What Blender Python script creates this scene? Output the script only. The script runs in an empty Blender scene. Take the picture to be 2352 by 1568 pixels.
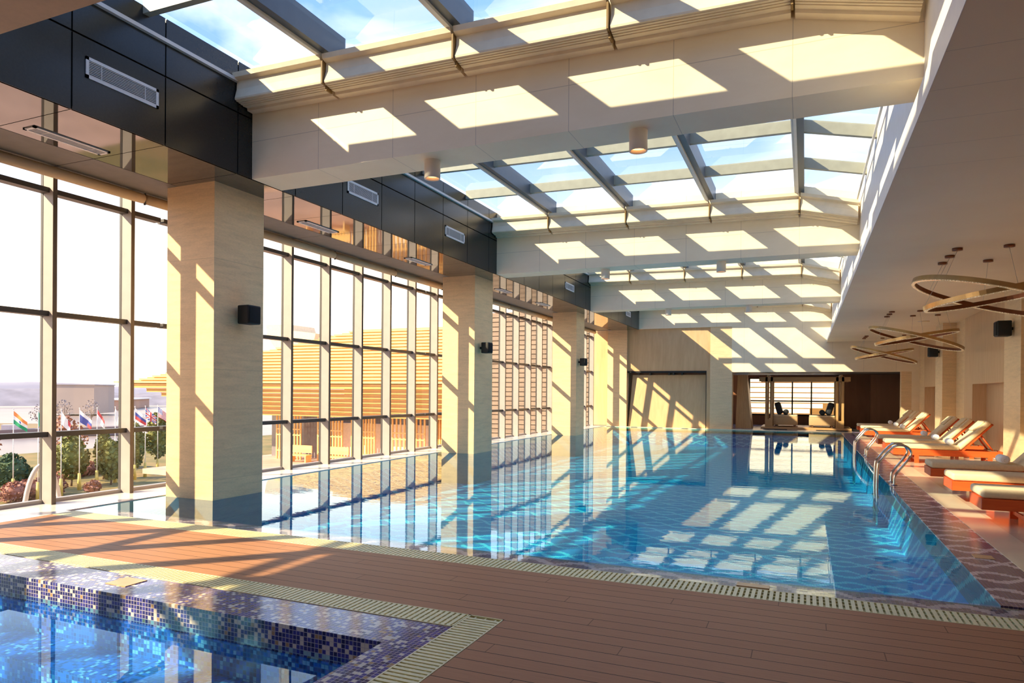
import bpy, bmesh, math, random
from mathutils import Vector, Matrix
random.seed(7)
COL = bpy.context.scene.collection
PI = math.pi
# ------------------------------------------------------------------ mesh collector
class MB:
    def __init__(s): s.v=[]; s.f=[]; s.m=[]; s.smooth=set(); s.mi=0
    def add(s, vs, fs, smooth=False):
        o=len(s.v); s.v+= [tuple(p) for p in vs]
        for f in fs:
            if smooth: s.smooth.add(len(s.f))
            s.f.append([o+i for i in f]); s.m.append(s.mi)
        return s
    def box(s,x0,x1,y0,y1,z0,z1):
        x0,x1=sorted((x0,x1)); y0,y1=sorted((y0,y1)); z0,z1=sorted((z0,z1))
        v=[(x,y,z) for z in (z0,z1) for y in (y0,y1) for x in (x0,x1)]
        return s.add(v,[(0,2,3,1),(4,5,7,6),(0,1,5,4),(2,6,7,3),(0,4,6,2),(1,3,7,5)])
    def hexa(s,b,t):  # two quads (bottom, top) counter-clockwise seen from above
        return s.add(list(b)+list(t),[(3,2,1,0),(4,5,6,7),(0,1,5,4),(1,2,6,5),(2,3,7,6),(3,0,4,7)])
    def rbox(s,x0,x1,y0,y1,z0,z1,r,seg=3,mat=None):
        bm=bmesh.new(); bmesh.ops.create_cube(bm,size=1)
        for v in bm.verts:
            v.co=Vector(((x0+x1)/2+v.co.x*(x1-x0),(y0+y1)/2+v.co.y*(y1-y0),(z0+z1)/2+v.co.z*(z1-z0)))
        bmesh.ops.bevel(bm,geom=bm.edges[:]+bm.verts[:],offset=r,segments=seg,profile=.5,affect='EDGES')
        if mat is not None: bmesh.ops.transform(bm,matrix=mat,verts=bm.verts)
        bm.verts.index_update()
        s.add([v.co[:] for v in bm.verts],[[v.index for v in f.verts] for f in bm.faces],True); bm.free(); return s
    def tube(s,pts,r,n=8,cap=True):
        P=[Vector(p) for p in pts]; rs=r if isinstance(r,(list,tuple)) else [r]*len(P)
        vs=[];fs=[]; up=None
        for i,p in enumerate(P):
            t=(P[min(i+1,len(P)-1)]-P[max(i-1,0)]).normalized()
            if up is None: up=Vector((0,0,1)) if abs(t.z)<.9 else Vector((1,0,0))
            a=t.cross(up).normalized(); b=a.cross(t).normalized(); up=b
            for k in range(n):
                w=2*PI*k/n; vs.append(p+(a*math.cos(w)+b*math.sin(w))*rs[i])
        for i in range(len(P)-1):
            for k in range(n): fs.append((i*n+k,i*n+(k+1)%n,(i+1)*n+(k+1)%n,(i+1)*n+k))
        if cap: fs+= [tuple(range(n))[::-1],tuple((len(P)-1)*n+k for k in range(n))]
        return s.add(vs,fs,True)
    def cyl(s,x,y,z0,z1,r,n=24,r2=None):
        return s.tube([(x,y,z0),(x,y,z1)],[r,r2 or r],n)
    def prism(s,prof,axis,a,b):  # closed profile; axis 'x': prof=(y,z); 'y': prof=(x,z)
        n=len(prof)
        f=(lambda p,t:(t,p[0],p[1])) if axis=='x' else (lambda p,t:(p[0],t,p[1]))
        vs=[f(p,a) for p in prof]+[f(p,b) for p in prof]
        return s.add(vs,[tuple(range(n))[::-1],tuple(range(n,2*n))]+[(i,(i+1)%n,n+(i+1)%n,n+i) for i in range(n)])
    def loft(s,A,B):
        n=len(A); return s.add(list(A)+list(B),[tuple(range(n))[::-1],tuple(range(n,2*n))]+[(i,(i+1)%n,n+(i+1)%n,n+i) for i in range(n)])
    def build(s,name,mat,parent=None,loc=None,fixn=True):
        me=bpy.data.meshes.new(name); me.from_pydata(s.v,[],s.f)
        for m in (mat if isinstance(mat,(list,tuple)) else [mat]): me.materials.append(m)
        if isinstance(mat,(list,tuple)): me.polygons.foreach_set('material_index',s.m)
        sm=[i in s.smooth for i in range(len(s.f))]; me.polygons.foreach_set('use_smooth',sm)
        if fixn:
            bm=bmesh.new(); bm.from_mesh(me); bmesh.ops.recalc_face_normals(bm,faces=bm.faces[:]); bm.to_mesh(me); bm.free()
        if any(sm) and not all(sm): pass
        me.update()
        o=bpy.data.objects.new(name,me); COL.objects.link(o)
        if loc is not None: o.location=loc
        if parent: o.parent=parent
        return o
def tag(o,label=None,cat=None,group=None,kind=None):
    for k,v in (('label',label),('category',cat),('group',group),('kind',kind)):
        if v: o[k]=v
    return o
def empty(name,loc=(0,0,0),rz=0,**k):
    o=bpy.data.objects.new(name,None); COL.objects.link(o); o.location=loc; o.rotation_euler=(0,0,rz); o.empty_display_size=.1
    return tag(o,**k)
def struct(o): return tag(o,kind='structure')
KIDS={}
def copy_tree(o,parent=None):
    c=o.copy(); COL.objects.link(c)
    if parent: c.parent=parent
    for ch in o.children: copy_tree(ch,c)
    return c
# ------------------------------------------------------------------ materials
class X:  # tiny expression wrapper for node maths
    def __init__(s,t,k): s.t=t; s.k=k
    def op(s,o,*a,**kw):
        n=s.t.nodes.new('ShaderNodeMath'); n.operation=o
        for i,q in enumerate((s,)+a):
            if isinstance(q,X): s.t.links.new(q.k,n.inputs[i])
            else: n.inputs[i].default_value=q
        return X(s.t,n.outputs[0])
    def __add__(s,o): return s.op('ADD',o)
    def __sub__(s,o): return s.op('SUBTRACT',o)
    def __mul__(s,o): return s.op('MULTIPLY',o)
    def __truediv__(s,o): return s.op('DIVIDE',o)
    def __radd__(s,o): return s.op('ADD',o)
    def frac(s): return s.op('FRACT')
    def floor(s): return s.op('FLOOR')
    def sin(s): return s.op('SINE')
    def abs(s): return s.op('ABSOLUTE')
    def gt(s,o): return s.op('GREATER_THAN',o)
    def lt(s,o): return s.op('LESS_THAN',o)
    def max(s,o): return s.op('MAXIMUM',o)
    def min(s,o): return s.op('MINIMUM',o)
def fres(m,ior):
    g=m.n('ShaderNodeNewGeometry'); f=m.n('ShaderNodeFresnel')
    k=X(m.t,g.outputs['Backfacing'])*(1/ior-ior)+ior
    m.link(k,f.inputs[0]); return f
class Mat:
    def __init__(s,name,base=(.5,.5,.5),rough=.5,metal=0.,ior=1.5,coat=0.,emit=None,es=0.):
        s.m=bpy.data.materials.new(name); s.m.use_nodes=True; s.t=s.m.node_tree
        s.b=s.t.nodes['Principled BSDF']; s.out=s.t.nodes['Material Output']
        s.b.inputs['Base Color'].default_value=(*base,1); s.b.inputs['Roughness'].default_value=rough
        s.b.inputs['Metallic'].default_value=metal; s.b.inputs['IOR'].default_value=ior
        s.b.inputs['Coat Weight'].default_value=coat
        if emit: s.b.inputs['Emission Color'].default_value=(*emit,1); s.b.inputs['Emission Strength'].default_value=es
        s.base=base
    def n(s,ty): return s.t.nodes.new(ty)
    def link(s,a,b): s.t.links.new(a.k if isinstance(a,X) else a,b)
    def pos(s):
        c=s.n('ShaderNodeTexCoord'); q=s.n('ShaderNodeSeparateXYZ'); s.link(c.outputs['Object'],q.inputs[0]); s.co=c.outputs['Object']
        return [X(s.t,q.outputs[i]) for i in range(3)]
    def nrm(s):
        c=s.n('ShaderNodeNewGeometry'); q=s.n('ShaderNodeSeparateXYZ'); s.link(c.outputs['True Normal'],q.inputs[0])
        return [X(s.t,q.outputs[i]).abs() for i in range(3)]
    def comb(s,x,y,z):
        c=s.n('ShaderNodeCombineXYZ')
        for i,q in enumerate((x,y,z)):
            if isinstance(q,X): s.link(q,c.inputs[i])
            else: c.inputs[i].default_value=q
        return c.outputs[0]
    def noise(s,scale=5,detail=3,stretch=(1,1,1),rough=.5,dist=0,vec=None):
        if vec is None:
            c=s.n('ShaderNodeTexCoord'); vec=c.outputs['Object']
        mp=s.n('ShaderNodeMapping'); mp.inputs['Scale'].default_value=stretch; s.link(vec,mp.inputs[0])
        n=s.n('ShaderNodeTexNoise'); n.inputs['Scale'].default_value=scale; n.inputs['Detail'].default_value=detail
        n.inputs['Roughness'].default_value=rough; n.inputs['Distortion'].default_value=dist; s.link(mp.outputs[0],n.inputs[0])
        return X(s.t,n.outputs[0])
    def white(s,vec):
        n=s.n('ShaderNodeTexWhiteNoise'); s.link(vec,n.inputs[0]); return X(s.t,n.outputs[0])
    def ramp(s,fac,stops,const=False):
        r=s.n('ShaderNodeValToRGB'); s.link(fac,r.inputs[0]); e=r.color_ramp.elements
        if const: r.color_ramp.interpolation='CONSTANT'
        while len(e)<len(stops): e.new(.5)
        for i,(p,c) in enumerate(stops): e[i].position=p; e[i].color=(*c,1)
        return r.outputs[0]
    def mix(s,fac,a,b,mode='MIX'):
        n=s.n('ShaderNodeMix'); n.data_type='RGBA'; n.blend_type=mode
        for q,i in ((fac,0),(a,6),(b,7)):
            if isinstance(q,X): s.link(q,n.inputs[i])
            elif isinstance(q,tuple): n.inputs[i].default_value=(*q,1)
            elif isinstance(q,(int,float)): n.inputs[i].default_value=q
            else: s.link(q,n.inputs[i])
        return n.outputs[2]
    def color(s,c): s.link(c,s.b.inputs['Base Color']); return s
    def bump(s,h,strength=.3,dist=.01):
        b=s.n('ShaderNodeBump'); b.inputs['Strength'].default_value=strength; b.inputs['Distance'].default_value=dist
        s.link(h,b.inputs['Height']); s.link(b.outputs[0],s.b.inputs['Normal']); return b
def plain(name,base,rough=.5,var=.08,scale=6,**k):
    m=Mat(name,base,rough,**k); f=m.noise(scale,4)
    d=tuple(c*(1-var) for c in base); l=tuple(min(1,c*(1+var)) for c in base)
    m.color(m.ramp(f,[(.3,d),(.7,l)])); return m.m
def travertine(name,base,streak=(1,1,7),seams=None,rough=.35,amt=.2):
    m=Mat(name,base,rough); x,y,z=m.pos()
    f=m.noise(2.2,6,streak,.62,.4); g=m.noise(22,5,(1,1,3.5),.6)
    c=m.ramp(f,[(.25,tuple(q*(1-amt) for q in base)),(.5,base),(.75,tuple(min(1,q*(1+amt*.7)) for q in base))])
    c=m.mix(.25,c,m.ramp(g,[(.3,tuple(q*.72 for q in base)),(.6,tuple(min(1,q*1.15) for q in base))]))
    if seams:
        ax,per,off=seams
        d=(((x,y,z)[ax]-off)/per+.5).frac()-.5
        ln=d.abs().lt(.004/per)
        c=m.mix(ln*.35,c,tuple(q*.45 for q in base))
    m.color(c); m.bump(g,.06,.004); return m.m
M={}
M['col']=travertine('travertine_stone',(.84,.58,.31),seams=(2,1.62,.28))
M['col2']=travertine('travertine_wall_stone',(.74,.54,.30),seams=(2,1.2,.2))
M['plaster']=None
def plaster():
    m=Mat('cream_panel_paint',(.80,.73,.62),.55); x,y,z=m.pos(); f=m.noise(1.4,5,(1,1,2),.6,.5)
    c=m.ramp(f,[(.3,(.82,.68,.45)),(.7,(.88,.75,.52))])
    sx=((x+.15)/1.2+.5).frac()-.5; l1=sx.abs().lt(.0035); sz=(z-5.16).abs().lt(.004)
    c=m.mix(l1.max(sz)*.55,c,(.35,.28,.2)); m.color(c); return m.m
M['plaster']=plaster()
M['ceil']=None
def ceilmat():
    m=Mat('ceiling_paint',(.62,.52,.40),.5); x,y,z=m.pos()
    f=m.noise(.8,3); c=m.ramp(f,[(.3,(.78,.62,.40)),(.7,(.83,.68,.45))])
    s=((y-5.26)/.64+.5).frac()-.5; l=s.abs().lt(.005)*y.lt(8.)
    c=m.mix(l*.5,c,(.28,.22,.16)); m.color(c); return m.m
M['ceil']=ceilmat()
M['white']=plain('white_paint',(.84,.80,.74),.5,.03)
M['brownstone']=travertine('brown_speckled_stone',(.30,.17,.09),rough=.5)
def lacquer(name,base,rough,ior):
    m=Mat(name,base,rough,ior=ior); f=m.noise(.9,2,(1,1,1)); m.bump(f,.05,.02)
    g=m.noise(40,3); m.color(m.ramp(g,[(.3,tuple(c*.9 for c in base)),(.7,tuple(c*1.1 for c in base))])); return m.m
M['fascia']=lacquer('charcoal_fascia_panel',(.017,.018,.018),.25,1.45)
M['soffit']=lacquer('glossy_charcoal_soffit',(.05,.044,.036),.04,1.9)
M['recess']=plain('grey_recess_paint',(.16,.145,.12),.6)
M['groove']=plain('black_joint',(.008,.008,.008),.8)
M['mull']=plain('beige_grey_aluminium',(.37,.335,.31),.45,.04)
M['frame']=plain('dark_grey_aluminium',(.06,.055,.052),.4,.05)
M['rafter']=plain('steel_blue_grey_frame',(.085,.10,.115),.4,.05)
M['purlin']=plain('grey_green_purlin',(.30,.29,.22),.45)
M['rail']=plain('pale_aluminium_rail',(.6,.57,.52),.35,.05)
M['cap_shade']=plain('shaded_taupe_cap',(.13,.10,.075),.45,.04)  # darker than the mullion: shade on its room side put into the colour
M['sill']=plain('white_marble_sill',(.86,.80,.73),.2,.05,3)
M['cream']=plain('cream_marble',(.84,.74,.50),.16,.06,2)
M['black']=plain('black_plastic',(.005,.005,.005),.55,.1)
M['chrome']=plain('polished_steel',(.72,.68,.62),.12,.03,metal=1.)
M['gold']=plain('brushed_gold',(.55,.36,.16),.3,.1,metal=.85)
M['goldin']=plain('dark_bronze',(.22,.075,.03),.35,.1,metal=.6)
M['fabric']=plain('cream_blind_fabric',(.80,.67,.46),.8,.05)
M['fabric2']=plain('tan_blind_fabric',(.62,.47,.28),.8,.05)
M['cord']=plain('brown_strap',(.25,.15,.05),.7)
M['vent']=plain('white_grille_metal',(.72,.70,.66),.4,.04)
M['cushion']=plain('cream_cushion_fabric',(.80,.62,.37),.85,.06,25)
M['piping']=plain('khaki_piping',(.42,.38,.22),.8)
M['teak']=None
def wood(name,a,b,axis=0,scale=3,rough=.35,st=8):
    m=Mat(name,a,rough); stv=[st,st,st]; stv[axis]=.5
    f=m.noise(scale,5,tuple(stv),.6,.6); m.color(m.ramp(f,[(.25,a),(.75,b)])); m.bump(f,.05,.003); return m.m
M['teak']=wood('orange_varnished_teak',(.60,.075,.015),(.80,.14,.025),0,3)
M['towel']=plain('white_towel',(.88,.87,.86),.95,.04,60)
M['wpanel']=wood('light_wood_veneer',(.56,.36,.18),(.68,.47,.26),2,2.2,.45,5)
M['wpanel2']=wood('honey_wood_veneer',(.52,.33,.16),(.66,.45,.23),2,1.6,.4,4)
M['wdark']=wood('dark_brown_wood',(.19,.085,.04),(.26,.125,.06),2,1.2,.4,3)
M['pine']=wood('golden_pine',(.44,.25,.09),(.60,.37,.15),2,3,.4)
M['pinex']=wood('golden_pine_beam',(.44,.24,.09),(.60,.36,.15),0,3,.4)
M['rattan']=plain('tan_woven_base',(.55,.36,.17),.6,.15,40)
M['navy']=plain('dark_navy_fabric',(.012,.016,.022),.7)
M['mat']=plain('black_mat',(.015,.012,.012),.8)
M['lampin']=Mat('warm_lamp_glow',(1,.6,.25),.5,emit=(1,.45,.14),es=1.6).m
M['lampshell']=plain('cream_lamp_shell',(.74,.66,.54),.5,.03)
def crystal():
    m=Mat('crystal_beads',(.9,.75,.5),.1,ior=1.6,emit=(1,.72,.4),es=.06); v=m.n('ShaderNodeTexVoronoi'); v.inputs['Scale'].default_value=40
    c=m.n('ShaderNodeTexCoord'); m.link(c.outputs['Object'],v.inputs[0]); m.color(m.ramp(X(m.t,v.outputs[0]),[(.1,(.95,.85,.65)),(.6,(.35,.2,.1))])); return m.m
M['crystal']=crystal()
def deckmat():
    m=Mat('brown_composite_decking',(.3,.15,.09),.5,ior=1.22); x,y,z=m.pos()
    s=y/.1455; i=s.floor(); f=s.frac(); g=(f-.5).abs().gt(.478)
    w=m.white(m.comb(i,(x/2.9+i*.37).floor(),0)); n=m.noise(3.5,5,(1.2,26,1),.6)
    c=m.ramp(n,[(.25,(.43,.205,.10)),(.75,(.52,.26,.13))])
    c=m.mix(w*.22,c,(.40,.17,.075)); 
    j=((x/2.9+i*.37).frac()-.5).abs().gt(.4988)
    rid=((f*9).frac()-.5).abs()
    c=m.mix(g.max(j*.5),c,(.02,.008,.005)); m.color(c); m.bump(rid*.25-g,.5,.004); return m.m
M['deck']=deckmat()
def gratemat():
    return plain('cream_plastic_grating',(.86,.80,.44),.4,.05)
M['grate']=gratemat()
M['gutter']=plain('dark_gutter',(.06,.055,.04),.9)
def tilefloor():
    m=Mat('peach_marble_tile',(.8,.6,.4),.14); x,y,z=m.pos(); n=m.noise(1.6,6,(1,1,1),.6,.6)
    c=m.ramp(n,[(.3,(.74,.56,.38)),(.7,(.84,.68,.48))]); w=m.white(m.comb(((x-2.2)/.8).floor(),(y/.8).floor(),0))
    c=m.mix(w*.2,c,(.66,.50,.33))
    g=(((x-2.2)/.8).frac()-.5).abs().gt(.496).max(((y/.8).frac()-.5).abs().gt(.496))
    c=m.mix(g*.5,c,(.4,.3,.2)); m.color(c); return m.m
M['tile']=tilefloor()
def wavetile(name,dark,dark2,line,grout,rough,T=.03):
    m=Mat(name,dark,rough); x,y,z=m.pos(); nx,ny,nz=m.nrm()
    cx,cy,cz=[(q/T).floor() for q in (x,y,z)]
    sx,sy,sz=[(q+.5)*T for q in (cx,cy,cz)]
    u=sx+sz*.4; v=sy+sz*2.2
    vec=m.comb(sx*1.,sy*1.,sz*1.)
    n=(m.noise(1.3,2,(1,1,1),.5,0,vec)-.5)*1.5
    n2=(m.noise(3.1,2,(1,1,1),.5,0,vec)-.5)*.22
    r=v/.60; w=(u*(2*PI/.88)+n).sin()*.27
    a=(r+w+n2).frac(); b=(r-w+n2).frac()
    l=(a-.5).abs().gt(.42).max((b-.5).abs().gt(.42))
    wn=m.white(vec); c=m.mix(wn,dark,dark2)
    c=m.mix(l*.9,c,line)
    def e(q): return ((q/T).frac()-.5).abs().gt(.44)
    g=(e(x)*nx.lt(.5)).max(e(y)*ny.lt(.5)).max(e(z)*nz.lt(.5))
    c=m.mix(g*.75,c,grout); m.color(c); return m.m
M['rimtile']=wavetile('purple_navy_wave_mosaic',(.06,.042,.10),(.12,.085,.15),(.74,.62,.54),(.36,.29,.32),.22)
M['pooltile']=wavetile('blue_wave_mosaic',(.0,.22,.52),(.0,.30,.64),(.9,1,1),(.03,.42,.74),.3)
def mosaic(name,T,thr,navy,gold,pale,grout,rough=.12):
    m=Mat(name,navy,rough); x,y,z=m.pos(); nx,ny,nz=m.nrm()
    vec=m.comb((x/T+.01).floor(),(y/T+.01).floor(),(z/T+.01).floor()); w=m.white(vec)
    cl=m.noise(.35,2,(1,1,1),.5,0,vec); w=w+(cl-.5)*.55
    c=m.ramp(w,[(0,navy),(.3,tuple(q*1.7 for q in navy)),(.62,tuple(q*.6 for q in navy)),(thr,gold),(thr+.05,pale)],True)
    def e(q): return ((q/T+.01).frac()-.5).abs().gt(.43)
    g=(e(x)*nx.lt(.5)).max(e(y)*ny.lt(.5)).max(e(z)*nz.lt(.5))
    c=m.mix(g*.9,c,grout); m.color(c); return m.m
M['jactile']=mosaic('navy_gold_mosaic',.031,.76,(.03,.028,.16),(.42,.27,.12),(.74,.68,.55),(.52,.48,.50))
M['jacblue']=mosaic('blue_pale_mosaic',.031,.80,(.004,.12,.42),(.08,.30,.52),(.40,.75,.90),(.03,.26,.56),.3)
def water(name,tint,ior,bumpd,scale,rc=(.76,.93,1.)):
    m=Mat(name); t=m.t; t.nodes.remove(m.b)
    tr=m.n('ShaderNodeBsdfTransparent'); tr.inputs[0].default_value=(*tint,1)
    gl=m.n('ShaderNodeBsdfGlossy'); gl.inputs['Roughness'].default_value=0.01; gl.inputs[0].default_value=(*rc,1)
    fr=fres(m,ior)
    mx=m.n('ShaderNodeMixShader'); f=m.noise(scale,3,(.35,1,1),.55)
    b=m.n('ShaderNodeBump'); b.inputs['Strength'].default_value=1; b.inputs['Distance'].default_value=bumpd
    m.link(f,b.inputs['Height']); m.link(b.outputs[0],gl.inputs['Normal']); m.link(b.outputs[0],fr.inputs['Normal'])
    m.link(fr.outputs[0],mx.inputs[0]); m.link(tr.outputs[0],mx.inputs[1]); m.link(gl.outputs[0],mx.inputs[2]); m.link(mx.outputs[0],m.out.inputs[0]); return m.m
M['water']=water('pool_water',(.22,.90,.98),1.42,.0007,5)
M['water2']=water('still_tub_water',(.42,.76,.97),1.5,.00015,4)
M['film']=water('shallow_water_film',(.94,.95,1),1.5,.0005,5)
M['lake']=None
def glass(name,tint,ior,col=(1,1,1)):
    m=Mat(name); m.t.nodes.remove(m.b)
    tr=m.n('ShaderNodeBsdfTransparent'); tr.inputs[0].default_value=(*tint,1)
    gl=m.n('ShaderNodeBsdfGlossy'); gl.inputs['Roughness'].default_value=0.0; gl.inputs[0].default_value=(*col,1)
    fr=fres(m,ior)
    mx=m.n('ShaderNodeMixShader'); m.link(fr.outputs[0],mx.inputs[0]); m.link(tr.outputs[0],mx.inputs[1]); m.link(gl.outputs[0],mx.inputs[2]); m.link(mx.outputs[0],m.out.inputs[0]); return m.m
M['glass']=glass('clear_window_glass',(.95,.96,.95),1.35)
M['sky_glass']=glass('blue_skylight_glass',(.80,.90,.98),1.95)
# ------------------------------------------------------------------ dimensions (metres; X across the room, Y along the pool, Z up)
ZS=4.63; XF=-7.33; XR=1.01; YE=32.3
BEAMS=[(7.51,8.11),(15.95,16.55),(24.3,24.9)]
COLS=[(-1.1,-.1),(7.37,8.35),(15.85,16.95),(24.4,25.4),(32.24,33.0)]
COLD=['nearest tall beige stone column standing in the pool edge, beside the dark window bay','second beige stone column along the window wall, carrying a small black speaker','third beige stone column along the window wall, between the narrow-looking window bays','farthest stone column at the corner by the wood-panelled end wall']
# ------------------------------------------------------------------ shell
# deck with a cut-out for the hot tub
b=MB()
b.box(-8.8,5.2,4.38,5.64,-.2,0); b.box(-1.93,5.2,-3,4.38,-.2,0); b.box(-8.8,-8.25,-3,4.38,-.2,0); b.box(-8.25,-1.93,-3,-1.6,-.2,0)
struct(b.build('floor',M['deck']))
b=MB(); b.box(-9.98,-8.8,-3,5.9,-.2,.0); b.box(-9.98,-8.93,5.9,YE,-.2,.0); struct(b.build('trim_1',M['sill']))
# gutter beds
b=MB(); b.box(-8.8,5.2,5.64,5.94,-.2,-.05); b.box(-8.25,-1.93,4.1,4.38,-.2,-.05); b.box(-2.2,-1.93,-1.6,4.1,-.2,-.05)
struct(b.build('trim_2',M['gutter']))
def grating(x0,x1,y0,y1,along,label):
    b=MB(); p=.045; w=.028
    if along=='x':
        n=int((x1-x0)/p)
        for i in range(n):
            x=x0+i*p; b.box(x,x+w,y0+.004,y1-.004,-.03,.0)
        for t in (.2,.5,.8): yy=y0+(y1-y0)*t; b.box(x0,x1,yy-.006,yy+.006,-.03,-.006)
    else:
        n=int((y1-y0)/p)
        for i in range(n):
            y=y0+i*p; b.box(x0+.004,x1-.004,y,y+w,-.03,.0)
        for t in (.2,.5,.8): xx=x0+(x1-x0)*t; b.box(xx-.006,xx+.006,y0,y1,-.03,-.006)
    b.box(x0,x1,y0,y0+.01,-.05,.001); b.box(x0,x1,y1-.01,y1,-.05,.001)
    b.box(x0,x0+.01,y0,y1,-.05,.001); b.box(x1-.01,x1,y0,y1,-.05,.001)
    return tag(b.build('drain_grating',M['grate']),label,'drain grating')
grating(-8.8,5.2,5.645,5.935,'x','long cream slatted drain grating between the brown deck and the main pool')
grating(-8.24,-2.2,4.105,4.375,'x','cream slatted drain grating along the far side of the small mosaic hot tub')
grating(-2.195,-1.935,-1.6,4.375,'y','cream slatted drain grating along the right side of the small mosaic hot tub')
# main pool: shallow tiled rim, basin
b=MB()
b.box(-8.93,1.85,5.94,6.28,-.3,-.022)            # near rim, just under the water
b.box(1.39,1.85,6.28,32.0,-.3,-.004)             # right rim
struct(b.build('trim_3',M['rimtile']))
b=MB(); D=-.80
b.add([(-8.93,6.28,D),(1.39,6.28,D),(1.39,32.,D),(-8.93,32.,D)],[(0,1,2,3)])
b.box(-9.1,-8.93,6.28,32,D,-.2); b.box(1.39,1.5,6.28,32,D,-.3); b.box(-8.93,1.39,6.2,6.28,D,-.3); b.box(-8.93,1.39,32,32.1,D,-.1)
struct(b.build('floor_pool',M['pooltile'],fixn=False))
def waterplane():
    b=MB(); q=lambda x0,x1,y0,y1:b.add([(x0,y0,-.012),(x1,y0,-.012),(x1,y1,-.012),(x0,y1,-.012)],[(0,1,2,3)])
    q(-7.899,1.39,6.28,32); ys=[6.28,7.37,8.35,15.85,16.95,24.4,25.4,31.99]
    for i in range(0,8,2): q(-8.93,-7.899,ys[i]+(.001 if i else 0),ys[i+1]-.001)
    for i in (1,3,5): q(-8.93,-8.851,ys[i],ys[i+1])
    return b
tag(waterplane().build('pool_water',M['water'],fixn=False),'clear blue water filling the long main swimming pool','water',kind='stuff')
tag(MB().add([(-8.93,5.945,-.012),(1.84,5.945,-.012),(1.84,6.28,-.012),(-8.93,6.28,-.012)],[(0,1,2,3)]).build('overflow_water',M['film'],fixn=False),'thin sheet of water over the purple mosaic rim beside the long drain grating','water',kind='stuff')
# hot tub
b=MB()
b.box(-8.24,-2.2,3.67,4.1,-.6,-.004); b.box(-2.47,-2.2,-1.6,3.67,-.6,-.004)
struct(b.build('trim_4',M['jactile']))
b=MB(); b.add([(-8.24,-1.6,-.95),(-2.47,-1.6,-.95),(-2.47,3.67,-.95),(-8.24,3.67,-.95)],[(0,1,2,3)])
b.box(-8.24,-2.47,3.66,3.75,-.95,-.2); b.box(-2.475,-2.4,-1.6,3.67,-.95,-.2); b.box(-8.24,-2.9,3.25,3.66,-.95,-.45)
struct(b.build('floor_hot_tub',M['jacblue'],fixn=False))
tag(MB().add([(-8.24,-1.6,-.155),(-2.471,-1.6,-.155),(-2.471,3.669,-.155),(-8.24,3.669,-.155)],[(0,1,2,3)]).build('hot_tub_water',M['water2'],fixn=False),'still blue water in the small mosaic hot tub in the foreground','water',kind='stuff')
# right paving, end ledge
b=MB(); b.box(1.85,2.2,5.94,YE,-.2,.0); struct(b.build('trim_5',M['cream']))
b=MB(); b.box(2.2,4.45,5.94,YE,-.2,.0); b.box(3.93,5.2,5.94,9,-.2,0); struct(b.build('floor_paving',M['tile']))
b=MB(); b.box(-8.93,1.85,32.0,YE+.5,-.2,.004); struct(b.build('trim_6',M['cream']))
MK=[(-.39,6.06,.26,.10,-.008),(1.64,8.08,.17,.16,.0),(-5.17,3.93,.24,.2,.0)]
ML=['sand coloured square marker tile set in the near pool rim','sand coloured square marker tile set in the right pool rim','sand coloured square marker tile on the hot tub rim']
for (x,y,w,h,z),l in zip(MK,ML):
    tag(MB().box(x-w/2,x+w/2,y-h/2,y+h/2,-.02+z,.002+z).build('marker_tile',plain('sand_tile',(.62,.40,.18),.3)) ,l,'tile')
# left bulkhead: fascia panels over black backing, glossy soffit
struct(MB().box(-9.60,XF-.03,-3,YE+.2,ZS+.03,6.17).box(-10.1,-9.60,-3,YE+.2,5.0,6.17).build('wall_left',M['groove']))
b=MB(); ys=[4.89+1.175*k for k in range(-7,25)]
for a,c in zip(ys[:-1],ys[1:]):
    c2=min(c,YE)
    if a>=YE: break
    b.box(XF-.03,XF,a+.009,c2-.009,ZS,5.47); b.box(XF-.03,XF,a+.009,c2-.009,5.492,6.2)
struct(b.build('wall_left_fascia',M['fascia']))
b=MB()
for a,c in zip(ys[:-1],ys[1:]):
    c2=min(c,YE)
    if a>=YE: break
    b.box(-8.635,XF-.004,a+.006,c2-.006,ZS,ZS+.03)
struct(b.build('ceiling_soffit',M['soffit']))
b=MB()
for a,c in zip(ys[:-1:2],ys[2::2]):
    b.box(-9.60,-8.65,a+.006,min(c,YE)-.006,ZS,ZS+.03)
struct(b.build('ceiling_recess',M['recess']))
struct(MB().box(XF,XF+.05,3.12,YE,5.885,5.93).build('trim_7',M['rail']))
struct(MB().box(-9.3,5.3,-3,3.11,4.2,4.62).box(-7.32,1.0,-3,3.11,4.62,6.3).build('ceiling_near',M['brownstone']))
# right: low ceiling, lip and reveal
b=MB(); b.box(.83,5.3,-3,YE,3.87,4.09); struct(b.build('ceiling',M['ceil']))
b=MB(); b.box(XR,5.3,-3,YE,4.09,6.05); b.box(.826,.83,-3,YE,3.868,4.09); struct(b.build('wall_right_upper',M['white']))
# right wall bays: stone and veneer with niches
def rwall(y0,y1,ny0,ny1):
    b=MB(); b.box(4.3,5.3,y1-1.25,y1,0,3.87); struct(b.build('wall_right_stone',M['col2']))
    b=MB(); yw=y1-1.25
    b.box(4.29,5.3,y0,ny0,0,3.87); b.box(4.29,5.3,ny1,yw,0,3.87); b.box(4.29,5.3,ny0,ny1,1.93,3.87); b.box(4.62,5.3,ny0,ny1,0,1.93)
    struct(b.build('wall_right',M['wpanel']))
rwall(-3,7.9,-.5,6.0); rwall(9.3,16.45,10.5,14.2); rwall(17.7,24.9,19.0,22.6); rwall(26.15,YE,27.5,30.9)
PIL=[(8.0,9.3),(16.45,17.7),(24.9,26.15)]
for i,(a,c) in enumerate(PIL):
    tag(MB().box(3.93,5.3,a,c,0,3.87).build('stone_pillar',M['col2']),['right wall stone pillar just outside the view','right wall stone pillar nearest the camera, with a black speaker','right wall stone pillar between the two farther groups of loungers'][i],'pillar')
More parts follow.
